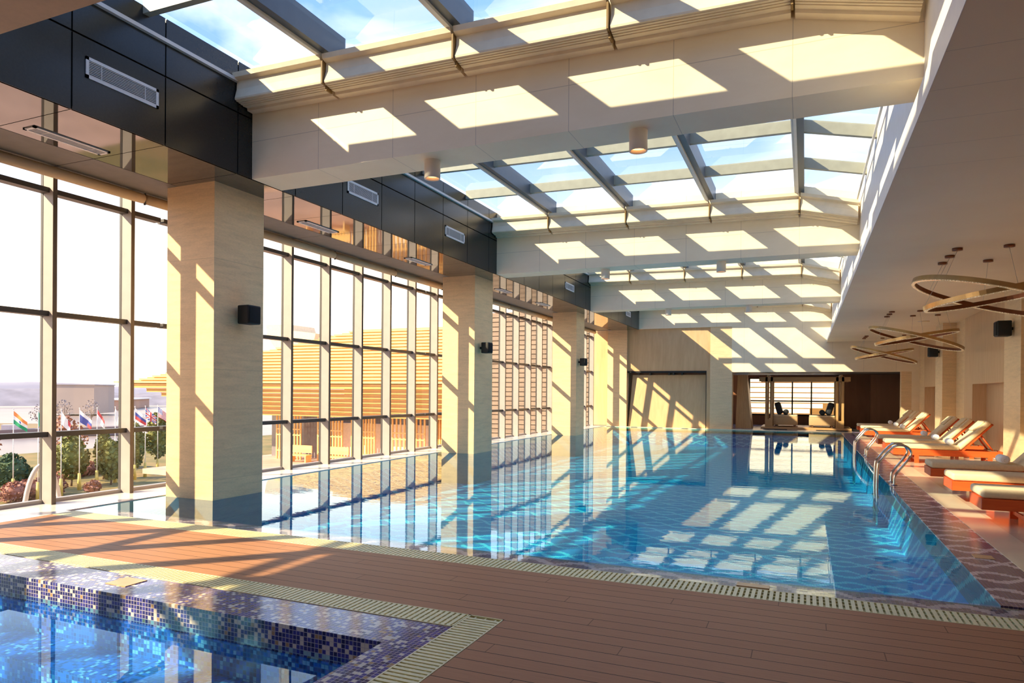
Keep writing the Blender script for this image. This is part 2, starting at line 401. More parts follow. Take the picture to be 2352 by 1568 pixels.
# columns and beams
for i,(a,c) in enumerate(COLS[1:]):
    t=tag(MB().box(-8.85,-7.9,a,c,-.012,ZS).build('stone_column',M['col']),COLD[i],'column')
BL=['nearest deep cream beam under the skylight, patched with sunlight','second cream beam from the camera under the skylight','third cream beam from the camera, farthest of the free hanging beams']
for i,(a,c) in enumerate(BEAMS):
    b=MB(); b.loft([(XF,a,ZS),(XF,c,ZS),(XF,c,6.2),(XF,a,6.2)],[(XR,a,ZS),(XR,c,ZS),(XR,c,5.86),(XR,a,5.86)])
    # gentle ridge at x=-.15
    b=MB()
    b.loft([(XF,a,ZS),(XF,c,ZS),(XF,c,6.22),(XF,a,6.22)],[(-.15,a,ZS),(-.15,c,ZS),(-.15,c,6.10),(-.15,a,6.10)])
    b.loft([(-.15,a,ZS),(-.15,c,ZS),(-.15,c,6.10),(-.15,a,6.10)],[(XR,a,ZS),(XR,c,ZS),(XR,c,5.84),(XR,a,5.84)])
    tag(b.build('ceiling_beam',M['plaster']),BL[i],'beam')
b=MB()
for a,c in COLS[1:4]: b.box(-8.85,-7.9,a,c,-.8,-.013)
struct(b.build('trim_8',plain('deep_navy_tile',(.02,.10,.20),.3)))
# end wall
b=MB(); b.box(XF,-3.08,YE,YE+.5,4.66,6.3); b.box(-3.08,4.5,YE,YE+.5,2.59,6.3); b.box(4.02,4.5,YE,YE+.5,0,2.59)
struct(b.build('wall_end',M['plaster']))
struct(MB().box(-4.03,-3.06,YE+.03,YE+.6,0,4.66).build('wall_end_pier',M['col2']))
struct(MB().box(3.65,4.02,YE+.02,YE+.5,0,2.59).build('wall_end_right',M['col2']))
b=MB(); b.box(-8.1,-4.03,YE+.10,YE+.55,2.66,4.7); b.box(-4.2,-4.03,YE+.10,YE+.6,0,2.66); b.box(-10,-8.0,YE+.7,YE+.8,0,4.7)
struct(b.build('wall_end_wood',M['wpanel2']))
d=empty('door_1',(-6.1,YE+.07,0),kind='structure')
MB().hexa([(-1.74,.02,0),(1.87,.02,0),(1.87,.07,0),(-1.74,.07,0)],[(-1.60,.30,2.48),(1.87,.30,2.48),(1.87,.35,2.48),(-1.60,.35,2.48)]).build('door_leaf',M['wpanel2'],d)
MB().box(-1.95,1.88,.0,.40,2.58,2.66).box(-1.95,-1.90,0,.40,0,2.6).box(1.875,1.895,.02,.40,0,2.6).build('door_frame',M['groove'],d)
b=MB()
for x in (-1.3,-.75,.15,.35,.75): b.box(x-.04,x+.04,.26,.36,2.47,2.58)
b.build('door_hanger',M['frame'],d)
MB().box(-1.9,1.9,.42,.46,0,2.6).build('door_backing',M['wdark'],d)
# near walls behind camera
struct(MB().box(-10.1,5.3,-3.2,-3,0,ZS).build('wall_near',M['brownstone']))
# outer support below the window wall
struct(MB().box(-10.2,-9.98,-3,YE+.8,-3.2,-.02).build('wall_outer',M['mull']))
# ------------------------------------------------------------------ alcove behind the end opening
b=MB(); b.box(-4.5,-2.72,38,38.2,0,2.7); b.box(1.38,4.5,38,38.2,0,2.7); b.box(-2.72,1.38,38,38.2,0,.55); b.box(-2.72,1.38,38,38.2,2.45,2.7)
b.box(4.4,4.5,YE+.5,38,0,2.7); b.box(1.55,4.4,37.3,38,0,2.7)
struct(b.build('wall_alcove',M['wdark'])); struct(MB().box(2.9,4.35,37.24,37.3,0,2.6).build('wall_alcove_panel',wood('mid_brown_wood',(.30,.16,.085),(.38,.21,.12),2,1.2,.4,3)))
struct(MB().box(-4.6,-4.5,YE+.6,38,0,.6).build('wall_alcove_left',M['wdark']))
struct(MB().box(-4.6,4.5,YE+.5,38.2,2.6,2.75).build('ceiling_alcove',M['recess']))
struct(MB().box(-4.6,4.5,YE+.5,38.2,-.2,.0).build('floor_alcove',M['rimtile']))
b=MB()
w=empty('window_5',(-.67,38.05,0),kind='structure')
for x in (-2.05,-1.0+.0,.02+.03,1.05-.1,2.05-.02): b.box(x-.035,x+.035,-.05,.05,.55,2.45)
b.box(-2.05,2.05,-.05,.05,1.22,1.29); b.box(-2.05,2.05,-.05,.05,.5,.58); b.box(-2.05,2.05,-.05,.05,2.4,2.46)
b.build('window_frame',M['frame'],w); MB().box(-2.02,2.02,-.004,.004,.56,2.42).build('window_glass',M['glass'],w)
# tapered timber column
b=MB(); b.hexa([(-3.0,33.5,0),(-2.3,33.5,0),(-2.25,34.1,0),(-3.0,34.1,0)],[(-2.93,33.6,2.5),(-2.53,33.6,2.5),(-2.5,34.0,2.5),(-2.93,34.0,2.5)])
t=empty('tapered_column',(0,0,0),label='tapering timber clad column at the left edge of the alcove opening',cat='column')
b.build('shaft',M['pine'],t); MB().box(-3.0,-2.46,33.5,34.1,2.5,2.6).build('column_head',M['rail'],t)
# pergola
t=empty('wooden_pergola',(0,0,0),label='golden wooden four post pergola standing over the two daybeds',cat='pergola')
for x in (-1.56,1.43):
    for y in (34.0,35.5):
        for dx in (-.115,.115): MB().box(x+dx-.05,x+dx+.05,y-.05,y+.05,.1,2.42).build('post',M['pine'],t)
        MB().box(x-.165,x+.165,y-.13,y+.13,.101,.42).build('post_base',M['pine'],t)
MB().box(-2.0,1.85,33.95,34.05,2.2,2.4).build('beam',M['pinex'],t); MB().box(-2.0,1.85,35.45,35.55,2.2,2.4).build('beam',M['pinex'],t)
for x in (-1.6,1.48): MB().box(x-.04,x+.04,33.7,35.8,2.4,2.5).build('cross_beam',M['pine'],t)
struct(MB().box(-1.9,1.9,33.7,36.2,.0,.1).build('floor_platform',M['pinex']))
def daybed(x0,x1,side,lab):
    t=empty('daybed',((x0+x1)/2,34.6,.1),label=lab,cat='daybed'); cx=(x0+x1)/2
    MB().rbox(x0-cx,x1-cx,-.5,.9,.08,.46,.03).build('base',M['rattan'],t)
    MB().rbox(x0-cx+.01,x1-cx-.01,-.48,.88,.461,.54,.03).build('mattress',M['cushion'],t)
    for sx in (-1,1): 
        for sy in (-.4,.8): MB().box(sx*(x1-x0)*.38-.05,sx*(x1-x0)*.38+.05,sy-.05,sy+.05,0,.08).build('leg',M['wdark'],t)
daybed(-1.38,-.32,-1,'tan daybed on the left under the wooden pergola')
daybed(.16,1.255,1,'tan daybed on the right under the wooden pergola')
for sx,x,l in ((1,-1.15,'left'),(-1,1.03,'right')):
    b=MB(); mt=Matrix.Translation((x,34.7,.90))@Matrix.Rotation(sx*math.radians(-20),4,'Y')
    mt=Matrix.Translation((x,34.75,.93))@Matrix.Rotation(sx*math.radians(-16),4,'Y')
    b.rbox(-.13,.13,-.45,.5,-.27,.31,.10,5,mt)
    tag(b.build('backrest_cushion',M['navy']),'dark navy cushion propped at the outer end of the %s daybed'%l,'cushion')
    b=MB(); b.tube([(x+sx*.31,34.3,.77),(x+sx*.31,34.33,.77),(x+sx*.31,35.1,.77),(x+sx*.31,35.13,.77)],[.08,.125,.125,.08],18)
    tag(b.build('bolster',M['navy']),'round dark bolster lying on the %s daybed'%l,'bolster')
for x0,x1,l in ((-1.75,-.75,'left'),(.45,1.72,'right')):
    tag(MB().box(x0,x1,32.95,33.45,.004,.02).build('floor_mat',M['mat']),'black floor mat in front of the %s daybed at the pool end'%l,'mat')
tag(MB().add([(1.9,33.0,.006),(2.7,33.0,.006),(2.2,36.6,.006),(1.95,36.6,.006)],[(0,1,2,3)]).build('floor_runner',M['mat']),'dark floor runner to the right of the wooden pergola','mat')
# ------------------------------------------------------------------ window wall
bays=[(-3,7.9,range(-7,2)),(7.9,16.25,range(2,9)),(16.25,24.6,range(9,16)),(24.6,YE,range(16,23))]
def wind(i,y0,y1,ks):
    w=empty('window_%d'%i,(0,0,0),kind='structure')
    ms=[6.132+1.184*k for k in ks if y0+.05<6.132+1.184*k<y1-.05]
    for m in ms:
        MB().box(-9.73,-9.525,m-.028,m+.028,0,4.998).build('mullion',M['mull'],w)
        q=MB().box(-9.5245,-9.518,m-.03,m+.03,0.001,4.995).build('mullion_cap',M['cap_shade'],w)
        MB().box(-9.78,-9.731,m-.032,m+.032,0,4.998).build('mullion_gasket',M['frame'],w)
    ye=[y0]+ms+[y1]
    for z0,z1 in ((4.30,4.37),(2.60,2.67),(.93,1.0)):
        for a,c in zip(ye[:-1],ye[1:]):
            if c-a>.15: MB().box(-9.75,-9.60,a+.028,c-.028,z0,z1).build('transom',M['frame'],w)
    MB().box(-9.82,-9.72,y0,y1,.0,.05).build('window_sill',M['mull'],w)
    MB().box(-9.82,-9.72,y0,y1,4.93,4.998).build('window_head',M['frame'],w)
    MB().add([(-9.765,y0,.05),(-9.765,y1,.05),(-9.765,y1,4.998),(-9.765,y0,4.998)],[(0,1,2,3)]).build('window_glass',M['glass'],w)
for i,(a,c,k) in enumerate(bays): wind(i+1,a,c,k)
# roller blinds
RB=[(3.15,5.0),(5.0,7.41),(7.43,9.7),(9.71,12.05),(12.07,14.43),(14.45,16.8),(16.82,19.1),(19.12,21.5),(21.52,25.18),(25.2,28.6),(28.62,32.0)]
RL=['in the nearest window bay at the photo left edge','in the nearest window bay, ending before the first column','running past the first column','over the second window bay, near part','over the second window bay, middle part','over the second window bay, passing behind the second column','over the third window bay, near part','over the third window bay, middle part','over the third window bay, far part','over the last window bay, near part','over the last window bay, far part']
for (a,c),l in zip(RB,RL):
    t=empty('roller_blind',(-9.42,a,4.54),label='rolled up cream blind '+l,cat='roller blind',group=None)
    MB().tube([(0,.01,0),(0,c-a-.01,0)],.075,16).build('roll',M['fabric2'],t)
    MB().box(-.02,.02,0,.012,-.09,.09).build('end_bracket',M['frame'],t)
# ------------------------------------------------------------------ skylight
def skz(x): return 6.25-(x-XF)*.0195 if x<-.15 else 6.11-(x+.15)*.225
ybay=[(3.11,7.51),(8.11,15.95),(16.55,24.3),(24.9,YE)]
RX=[-5.80,-3.88,-1.99,-.15]
for i,(a,c) in enumerate(ybay):
    w=empty('window_%d'%(6+i),(0,0,0),kind='structure')
    b=MB(); xs=[-7.36,-.15,1.05]
    for p,q in zip(xs[:-1],xs[1:]): b.add([(p,a-.05,skz(p)+.03),(q,a-.05,skz(q)+.03),(q,c+.05,skz(q)+.03),(p,c+.05,skz(p)+.03)],[(0,1,2,3)])
    b.build('skylight_glass',M['sky_glass'],w)
    for x in RX:
        z=skz(x); MB().box(x-.02,x+.09,a,c,z-.23,z+.1).build('rafter',M['rafter'],w)
        b=MB(); b.box(x-.065,x-.02,a,c-.3,z-.27,z-.20); b.box(x-.10,x-.065,a,c-.3,z-.25,z-.235); b.build('blind_rail',M['rail'],w)
    MB().box(.93,.96,a,c,5.62,5.66).build('blind_rail',M['rail'],w)
    n=[c-1.72-1.95*k for k in range(4)]
    xx=[XF]+RX+[XR]
    for y in n:
        if y<a+.3: continue
        for p,q in zip(xx[:-1],xx[1:]):
            p2=p+.09 if p in RX else p; q2=q-.02 if q in RX else q
            MB().loft([(p2,y-.045,skz(p2)-.15),(p2,y+.045,skz(p2)-.15),(p2,y+.045,skz(p2)+.05),(p2,y-.045,skz(p2)+.05)],[(q2,y-.045,skz(q2)-.15),(q2,y+.045,skz(q2)-.15),(q2,y+.045,skz(q2)+.05),(q2,y-.045,skz(q2)+.05)]).build('purlin',M['purlin'],w)
# skylight blinds stacked against each beam
def bz(x): return 5.98-(x-XF)*.018 if x<-.15 else 5.85-(x+.15)*.24
prof=[(0,0),(-.40,0),(-.385,-.06),(-.31,-.085),(-.315,-.20),(-.35,-.33),(-.345,-.352),(-.32,-.358),(-.322,-.366),(-.28,-.364),(-.282,-.373),(-.24,-.371),(-.242,-.380),(-.20,-.378),(-.202,-.387),(-.12,-.385),(-.115,-.42),(0,-.425)]
secs=[XF]+RX+[XR-.03]
names=['leftmost','second','middle','fourth','rightmost']; wh=['nearest beam','second beam','third beam','end wall']
for bi,yb in enumerate([7.51,15.95,24.3,YE]):
    for si,(p,q) in enumerate(zip(secs[:-1],secs[1:])):
        p+=.02; q-=.02; t=empty('skylight_blind',((p+q)/2,yb,5.7),label='folded cream skylight blind, %s of the five along the %s'%(names[si],wh[bi]),cat='blind')
        cx=(p+q)/2
        MB().loft([(p-cx,y-.002,bz(p)+z-5.7) for y,z in prof],[(q-cx,y-.002,bz(q)+z-5.7) for y,z in prof]).build('folded_fabric',M['fabric'],t)
        if si<4:
            zz=bz(q)-5.7; MB().box(q-cx+.004,q-cx+.026,-.37,-.28,zz-.36,zz-.07).box(q-cx+.004,q-cx+.026,-.28,-.16,zz-.42,zz-.34).build('end_strap',M['cord'],t)
# downlights under beams
DL=0
for bi,(a,c) in enumerate(BEAMS+[(YE-.02,YE)]):
    for k,x in enumerate((-4.53,-1.8)):
        if bi==3: continue
        t=empty('downlight',(x,(a+c)/2,ZS),label='cream cylinder downlight, %s one under the %s'%(('left','right')[k],('nearest beam','second beam','third beam')[bi]),cat='downlight')
        n=28; b=MB(); R=.105; vs=[]
        for r,z in ((R,0),(R,-.235),(R-.012,-.235),(R-.016,-.17),(.0001,-.17)):
            vs+=[(r*math.cos(2*PI*j/n),r*math.sin(2*PI*j/n),z) for j in range(n)]
        b.add(vs[:4*n],[(i*n+j,i*n+(j+1)%n,(i+1)*n+(j+1)%n,(i+1)*n+j) for i in range(3) for j in range(n)],True)
        b.build('housing',M['lampshell'],t)
        MB().cyl(0,0,-.19,-.17,R-.014,24,R-.014).build('lamp',M['lampin'],t)
# air vents
def vent(name,loc,w,h,face,label):
    t=empty(name,loc,label=label,cat='air vent'); f=MB(); s=MB()
    fr=.035
    def bx(mb,u0,u1,v0,v1,d0,d1):
        if face=='x': mb.box(d0,d1,u0,u1,v0,v1)
        else: mb.box(v0,v1,u0,u1,-d1,-d0)
    bx(f,-w/2,w/2,-h/2,-h/2+fr,0,.012); bx(f,-w/2,w/2,h/2-fr,h/2,0,.012); bx(f,-w/2,-w/2+fr,-h/2,h/2,0,.012); bx(f,w/2-fr,w/2,-h/2,h/2,0,.012)
    f.build('frame',M['vent'],t)
    n=9 if face=='x' else 7
    for i in range(n):
        v=-h/2+fr+(h-2*fr)*(i+.5)/n; bx(s,-w/2+fr,w/2-fr,v-.0035,v+.0035,.002,.006)
    for u in (-w*.3,w*.3): bx(s,u-.003,u+.003,-h/2+fr,h/2-fr,-.002,.010)
    s.build('louvre',M['vent'],t)
    k=MB(); bx(k,-w/2+.01,w/2-.01,-h/2+.01,h/2-.01,-.004,.0015); k.build('duct_backing',M['groove'],t)
VY=[5.50,10.18,13.67,18.2,21.85,26.6,30.1]
VO=['nearest the camera','second, just beyond the nearest beam','third, just before the second column','fourth, beyond the second column','fifth, just before the third column','sixth, beyond the third column','farthest from the camera']
for y,o in zip(VY,VO):
    vent('air_vent',(XF+.001,y,5.155),.92,.235,'x','white vent on the dark vertical fascia, '+o)
for y,o in zip([5.51,10.17,13.72,18.6,21.9],VO):
    vent('air_vent',(-8.31,y,ZS-.001),.94,.21,'z','slim vent in the glossy soffit, '+o)
# speakers
def speaker(loc,face,label,s=1.):
    t=empty('wall_speaker',loc,label=label,cat='speaker')
    MB().rbox(-.11*s,.11*s,-.13*s,.13*s,-.14*s,.14*s,.02).build('cabinet',M['black'],t)
    d=face
    MB().rbox(min(d*.112,d*.12)*s,max(d*.112,d*.12)*s,-.11*s,.11*s,-.12*s,.12*s,.003).build('grille',plain('black_mesh',(.007,.007,.008),.9,.3,200),t)
    MB().box(min(-d*.11,-d*.19),max(-d*.11,-d*.19),-.03,.03,-.03,.03).build('bracket',M['black'],t)
speaker((-7.71,7.86,2.73),1,'black speaker on the nearest stone column')
speaker((-7.71,16.2,2.76),1,'black speaker on the second stone column of the window wall')
speaker((-7.71,24.7,2.76),1,'black speaker on the third stone column of the window wall')
speaker((3.76,17.05,3.0),-1,'black speaker high on the right wall pillar nearest the camera',1.15)
speaker((3.76,25.5,3.0),-1,'black speaker on the farther pillar of the right wall',1.15)
# flat ceiling discs
for (x,y),l in zip([(3.35,20.0),(3.3,24.1)],['round flat ceiling light above the middle chandelier, nearer one','round flat ceiling light near the far pillar']):
    tag(MB().cyl(x,y,3.855,3.868,.16,24).build('ceiling_disc_light',M['ceil']),l,'ceiling light')
t=empty('wall_socket',(4.2,16.448,.36),label='small dark socket plate low on the near right pillar',cat='socket')
MB().box(-.08,.08,-.006,0,-.045,.045).build('plate',plain('brown_plate',(.12,.09,.05),.4),t); MB().box(-.03,.03,-.009,-.006,-.02,.02).build('outlet',M['black'],t)
# ------------------------------------------------------------------ chandeliers
def ring(R,r2,tilt,dz,cx,sx,sy):
    b=MB(); n=72; h=.035; th=.018; vs=[]; rx=Matrix.Rotation(math.radians(tilt),3,'Y')
    for i in range(n):
        w=2*PI*i/n
        for rr,z in ((R+th,-h),(R+th,h),(R-th,h),(R-th,-h)):
            p=rx@Vector((rr*math.cos(w),rr*r2*math.sin(w),z)); vs.append((p.x+sx,p.y+sy,p.z+dz))
    f=[]; fi=[]
    for i in range(n):
        j=(i+1)%n
        for k in range(4): f.append((i*4+k,j*4+k,j*4+(k+1)%4,i*4+(k+1)%4)); fi.append(1 if k==2 else 0)
    b.add(vs,f,False); b.m=fi
    c=MB(); vs=[]
    for i in range(n):
        w=2*PI*i/n
        for rr,z in ((R+th*.7,-h-.014),(R+th*.7,-h-.001),(R-th*1.9,-h-.001),(R-th*1.9,-h-.014)):
            p=rx@Vector((rr*math.cos(w),rr*r2*math.sin(w),z)); vs.append((p.x+sx,p.y+sy,p.z+dz))
    c.add(vs,[(i*4+k,((i+1)%n)*4+k,((i+1)%n)*4+(k+1)%4,i*4+(k+1)%4) for i in range(n) for k in range(4)])
    return b,c
def rpt(R,tilt,dz,sx,sy,w):
    p=Matrix.Rotation(math.radians(tilt),3,'Y')@Vector((R*math.cos(w),R*math.sin(w),.03)); return (p.x+sx,p.y+sy,p.z+dz)
def chandelier():
    t=empty('ring_chandelier',(2.75,12.95,3.87))
    for (R,tilt,dz,sx,sy) in ((1.17,16,-.70,0,0),(1.0,-9.5,-.68,.02,-.05)):
        b,c=ring(R,1,tilt,dz,0,sx,sy); o=b.build('ring',[M['gold'],M['goldin']],t); c.build('crystal_strip',M['crystal'],o)
    spots=[(-.62,-.6,0,2.5),(-.62,0,1,3.1),(-.62,.63,0,2.2),(.04,-.62,1,4.75),(.03,.63,1,1.5),(.63,-.62,0,5.6),(.63,.6,0,.9)]
    for x,y,k,w in spots:
        MB().cyl(x,y,-.035,-.001,.072,20).build('ceiling_rose',M['goldin'],t)
        R,tilt,dz,sx,sy=((1.17,16,-.70,0,0),(1.0,-9.5,-.68,.02,-.05))[k]
        w=math.atan2(y-sy,x-sx); p=rpt(R,tilt,dz,sx,sy,w)
        MB().tube([(x,y,-.035),p],.003,5).build('suspension_wire',M['rail'],t)
    return t
c1=chandelier(); tag(c1,'gold double ring chandelier nearest the camera at the right edge','chandelier','ring chandeliers')
for y,l in ((21.6,'gold double ring chandelier in the middle of the three'),(29.9,'gold double ring chandelier farthest away near the end wall')):
    c=copy_tree(c1); c.location=(2.75,y,3.87); tag(c,l,'chandelier','ring chandeliers')
# ------------------------------------------------------------------ sun loungers
def lounger():
    t=empty('sun_lounger',(1.95,10.45,0))
    W=.35
    b=MB(); b.box(0,2.2,-W,-W+.04,.185,.325); b.box(0,2.2,W-.04,W,.185,.325); b.box(0,.04,-W,W,.185,.325); b.box(2.16,2.2,-W,W,.185,.325)
    for i in range(14): b.box(.06+i*.09,.13+i*.09,-W+.04,W-.04,.30,.322)
    b.build('frame',M['teak'],t)
    for x in (.44,1.9):
        for s in (-1,1): MB().box(x,x+.09,s*W-(.05 if s>0 else 0),s*W+(.05 if s<0 else 0),0,.185).build('leg',M['teak'],t)
        MB().box(x+.03,x+.06,-W+.05,W-.05,.06,.11).build('stretcher',M['teak'],t)
    m=MB().rbox(.0,1.36,-W,W,.328,.44,.04,4).build('mattress',M['cushion'],t)
    a=math.radians(-47); R=Matrix.Translation((1.40,0,.33))@Matrix.Rotation(a,4,'Y')
    b=MB(); 
    b2=MB()
    def rb(mb,*q): 
        k=len(mb.v); mb.box(*q)
        for i in range(k,len(mb.v)): mb.v[i]=tuple(R@Vector(mb.v[i]))
    rb(b,0,.86,-W+.02,-W+.06,-.03,.01); rb(b,0,.86,W-.06,W-.02,-.03,.01); rb(b,.82,.86,-W+.02,W-.02,-.03,.01)
    for i in range(8): rb(b,.05+i*.1,.11+i*.1,-W+.06,W-.06,-.01,.01)
    b.build('backrest_frame',M['teak'],t)
    MB().rbox(-.02,.86,-W,W,.012,.125,.045,4,R).build('backrest_cushion',M['cushion'],t)
    hp=MB().rbox(.50,.80,-W+.09,W-.09,.118,.165,.022,3,R).build('headrest_pillow',M['cushion'],t)
    pts=[R@Vector(q) for q in ((.50,-W+.10,.125),(.795,-W+.10,.125),(.795,W-.10,.125),(.50,W-.10,.125),(.50,-W+.10,.125))]
    MB().tube(pts,.008,6).build('piping',M['piping'],hp)
    for s in (-1,1):
        p=R@Vector((.52,s*(W-.08),-.02)); 
        MB().tube([p,(2.02,s*(W-.08),.325)],.02,4).build('support_strut',M['teak'],t)
    MB().box(1.95,2.08,-W+.03,W-.03,.325,.345).build('strut_rack',M['wdark'],t)
    return t
L0=lounger()
def towel():
    t=empty('rolled_towel',(0,0,0)); b=MB(); vs=[]; n=20
    b.tube([(0,-.17,0),(0,-.16,0),(0,.16,0),(0,.17,0)],[.058,.074,.074,.058],22); b.build('roll',M['towel'],t)
    sp=[(.0055*a*math.cos(a*1.0)*1.25/1.,-.171,.0065*a*math.sin(a)*1.25) for a in [k*.45 for k in range(18)]]
    MB().tube(sp,.004,4).build('spiral_edge',M['towel'],t); return t
T0=towel(); first=True
LD=[(10.45,'nearest the camera, cut by the photo right edge'),(12.32,'second from the camera, middle of the near trio'),(14.22,'third from the camera, shaded back one of the near trio'),
(18.97,'fourth from the camera, front of the middle trio, fully in view'),(20.85,'fifth from the camera, middle of the middle trio'),(22.7,'sixth from the camera, shaded back one of the middle trio'),
(27.45,'seventh from the camera, front of the far trio'),(29.3,'eighth from the camera, middle of the far trio'),(31.15,'ninth and farthest from the camera, by the end wall')]
for i,(y,l) in enumerate(LD):
    o=L0 if i==0 else copy_tree(L0); o.location=(1.95+(.08 if i<3 else 0),y,0); tag(o,'cream sun lounger '+l,'sun lounger','sun loungers along the right side of the pool')
    tw=T0 if i==0 else copy_tree(T0); tw.location=(1.95+1.19,y-.05,.514); tag(tw,'white rolled towel lying on the sun lounger '+l.split(',')[0],'towel','rolled towels on the loungers')
# ------------------------------------------------------------------ pool ladders
def ladder(y0,label):
    t=empty('pool_ladder',(0,y0,0),label=label,cat='pool ladder')
    raw=[(1.20,-.76),(1.20,.33),(1.25,.42),(1.40,.62),(1.47,.69),(1.56,.715),(1.65,.70),(1.72,.64),(1.74,.56),(1.70,.47),(1.50,.20),(1.475,.13),(1.475,0)]
    # smooth path
    def sm(P):
        for _ in range(2):
            Q=[P[0]]
            for a,b in zip(P[:-1],P[1:]): Q+=[(.75*a[0]+.25*b[0],.75*a[1]+.25*b[1]),(.25*a[0]+.75*b[0],.25*a[1]+.75*b[1])]
            P=Q+[P[-1]]
        return P
    for dy in (0,.5):
        MB().tube([(x,dy,z) for x,z in sm(raw)],.021,10).build('handrail',M['chrome'],t)
        MB().cyl(1.475,dy,-.003,.012,.05,18).build('floor_flange',M['chrome'],t)
    for z in (-.25,-.5): MB().rbox(1.16,1.24,.0,.5,z-.015,z+.015,.01).build('step',M['chrome'],t)
ladder(13.9,'polished steel ladder with curved handrails, nearer one on the right pool edge')
ladder(19.9,'polished steel ladder with curved handrails, farther one on the right pool edge')
# solid arch outside the near window, stands for a handrail reflected in its glass
b=MB()
pts=[(-11.0,6.62+.29*(1-math.cos(a)),-.6+1.0*math.sin(a)) for a in [k*PI/20 for k in range(21)]]
tag(b.tube([(-11,6.62,-1.2)]+pts+[(-11,7.2,-1.2)],.035,10).build('reflected_rail_arch',plain('pale_rail_reflection',(.75,.70,.66),.3,.04)),'pale curved arch outside, standing in for a handrail reflected in the nearest window','arch')
tag(MB().box(-11.4,-10.6,6.3,7.5,-3.2,-1.2).build('arch_plinth',M['mull']),'low grey plinth under the reflection arch outside the nearest window','plinth')
# ------------------------------------------------------------------ outside
M['ground']=plain('tan_pink_paving',(.62,.38,.27),.8,.15,.6)
def grass():
    m=Mat('dry_grass',(.3,.25,.08),.9); f=m.noise(.25,6,(1,1,1),.6); m.color(m.ramp(f,[(.3,(.12,.11,.025)),(.5,(.24,.17,.045)),(.72,(.34,.20,.07))])); return m.m
M['grass']=grass()
def lakem():
    m=Mat('hazy_lake_water',(.5,.4,.36),.35,ior=1.33); f=m.noise(.03,4,(1,3,1)); m.color(m.ramp(f,[(.3,(.26,.20,.165)),(.7,(.32,.25,.21))])); return m.m
M['lake']=lakem()
M['gslat']=wood('golden_timber_slat',(.80,.50,.15),(.90,.62,.24),0,.6,.5)
M['gslat_shade']=wood('shaded_gold_timber_board',(.46,.26,.07),(.60,.36,.11),0,.5,.5)  # darker gold: shade of the pavilion underside put into the board colour
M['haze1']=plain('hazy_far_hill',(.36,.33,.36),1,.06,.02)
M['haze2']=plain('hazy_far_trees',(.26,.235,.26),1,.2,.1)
M['leaf']=plain('olive_leaves',(.17,.18,.045),.8,.45,.9)
M['leaf2']=plain('dark_green_leaves',(.06,.10,.035),.8,.4,.9)
M['leaf3']=plain('red_brown_leaves',(.34,.15,.10),.8,.3,.9)
M['bark']=plain('grey_brown_bark',(.18,.12,.08),.9)
struct(MB().box(-24,-10.2,-60,29,-3.5,-3.2).box(-36.8,-10.2,29,80,-3.5,-3.2).build('terrace_floor',M['ground']))
struct(MB().box(-24.2,-24,-60,29,-7.6,-2.9).build('wall_terrace',M['mull']))
struct(MB().box(-52,-24,-80,29,-7.8,-7.49).build('plaza_ground',M['ground']))
struct(MB().box(-100,-52,-80,29,-7.8,-7.5).box(-100,-36.9,29,110,-7.8,-7.5).build('park_ground',M['grass']))
struct(MB().box(-700,-86,-500,700,-8.4,-8.2).build('lake_surface',M['lake']))
MBk=MB()
def blobground(pts,z0,z1,mat,name,label,cat):
    n=len(pts); b=MB(); b.add([(x,y,z0) for x,y in pts]+[(x,y,z1) for x,y in pts],[tuple(range(n))[::-1],tuple(range(n,2*n))]+[(i,(i+1)%n,n+(i+1)%n,n+i) for i in range(n)])
    return tag(b.build(name,mat),label,cat)
M['bank']=plain('brown_grass_bank',(.27,.18,.08),.9,.15,.05)
blobground([(-160,60),(-148,88),(-150,108),(-165,118),(-185,120),(-240,100),(-240,60)],-8.4,-7.9,M['bank'],'lake_island','brown grassy island in the lake behind the flags','island')
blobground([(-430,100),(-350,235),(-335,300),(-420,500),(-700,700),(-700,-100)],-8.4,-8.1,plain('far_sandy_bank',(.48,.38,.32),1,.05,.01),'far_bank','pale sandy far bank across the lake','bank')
def ridge(name,y_pts,depth,mat,label,z0=-8.1,seed=1):
    rr=random.Random(seed); b=MB(); n=60; vs=[]; 
    (xa,ya),(xb,yb)=y_pts; dx,dy=(xb-xa),(yb-ya); L=math.hypot(dx,dy); nx,ny=-dy/L,dx/L
    h=[depth[0]+depth[1]*(.5*math.sin(i*.21+seed)+.3*math.sin(i*.53+2*seed)+.25*rr.random()) for i in range(n+1)]
    for k,(off,f) in enumerate(((-30,0),(-12,.75),(0,1),(15,.8),(35,0))):
        for i in range(n+1):
            t=i/n; vs.append((xa+dx*t+nx*off,ya+dy*t+ny*off,z0+(h[i]-z0)*f))
    fs=[(k*(n+1)+i,k*(n+1)+i+1,(k+1)*(n+1)+i+1,(k+1)*(n+1)+i) for k in range(4) for i in range(n)]
    b.add(vs,fs,True); return tag(b.build(name,mat),label,'hills')
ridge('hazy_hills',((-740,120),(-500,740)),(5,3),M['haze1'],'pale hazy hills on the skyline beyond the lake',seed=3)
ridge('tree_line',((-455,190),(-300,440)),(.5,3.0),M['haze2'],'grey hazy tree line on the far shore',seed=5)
t=empty('grey_building',(-250,171,-7.5),rz=math.radians(-55),label='grey box building on the far shore behind the flags',cat='building')
MB().box(-10,10,-8,8,0,10.4).build('wall',plain('grey_render',(.40,.32,.28),.9,.05,.1),t); MB().box(-10.3,10.3,-8.3,8.3,10.4,10.8).build('roof',M['haze1'],t)
bb=MB()
for i in range(4): bb.box(-9+i*4.6,-6+i*4.6,-8.05,-8,2,8)
bb.build('window',plain('dark_hazy_window',(.32,.33,.36),.4),t)
t=empty('lakeside_building',(-318,240,-8.1),rz=math.radians(-50),label='long low pinkish building on the far shore beside the grey box building',cat='building')
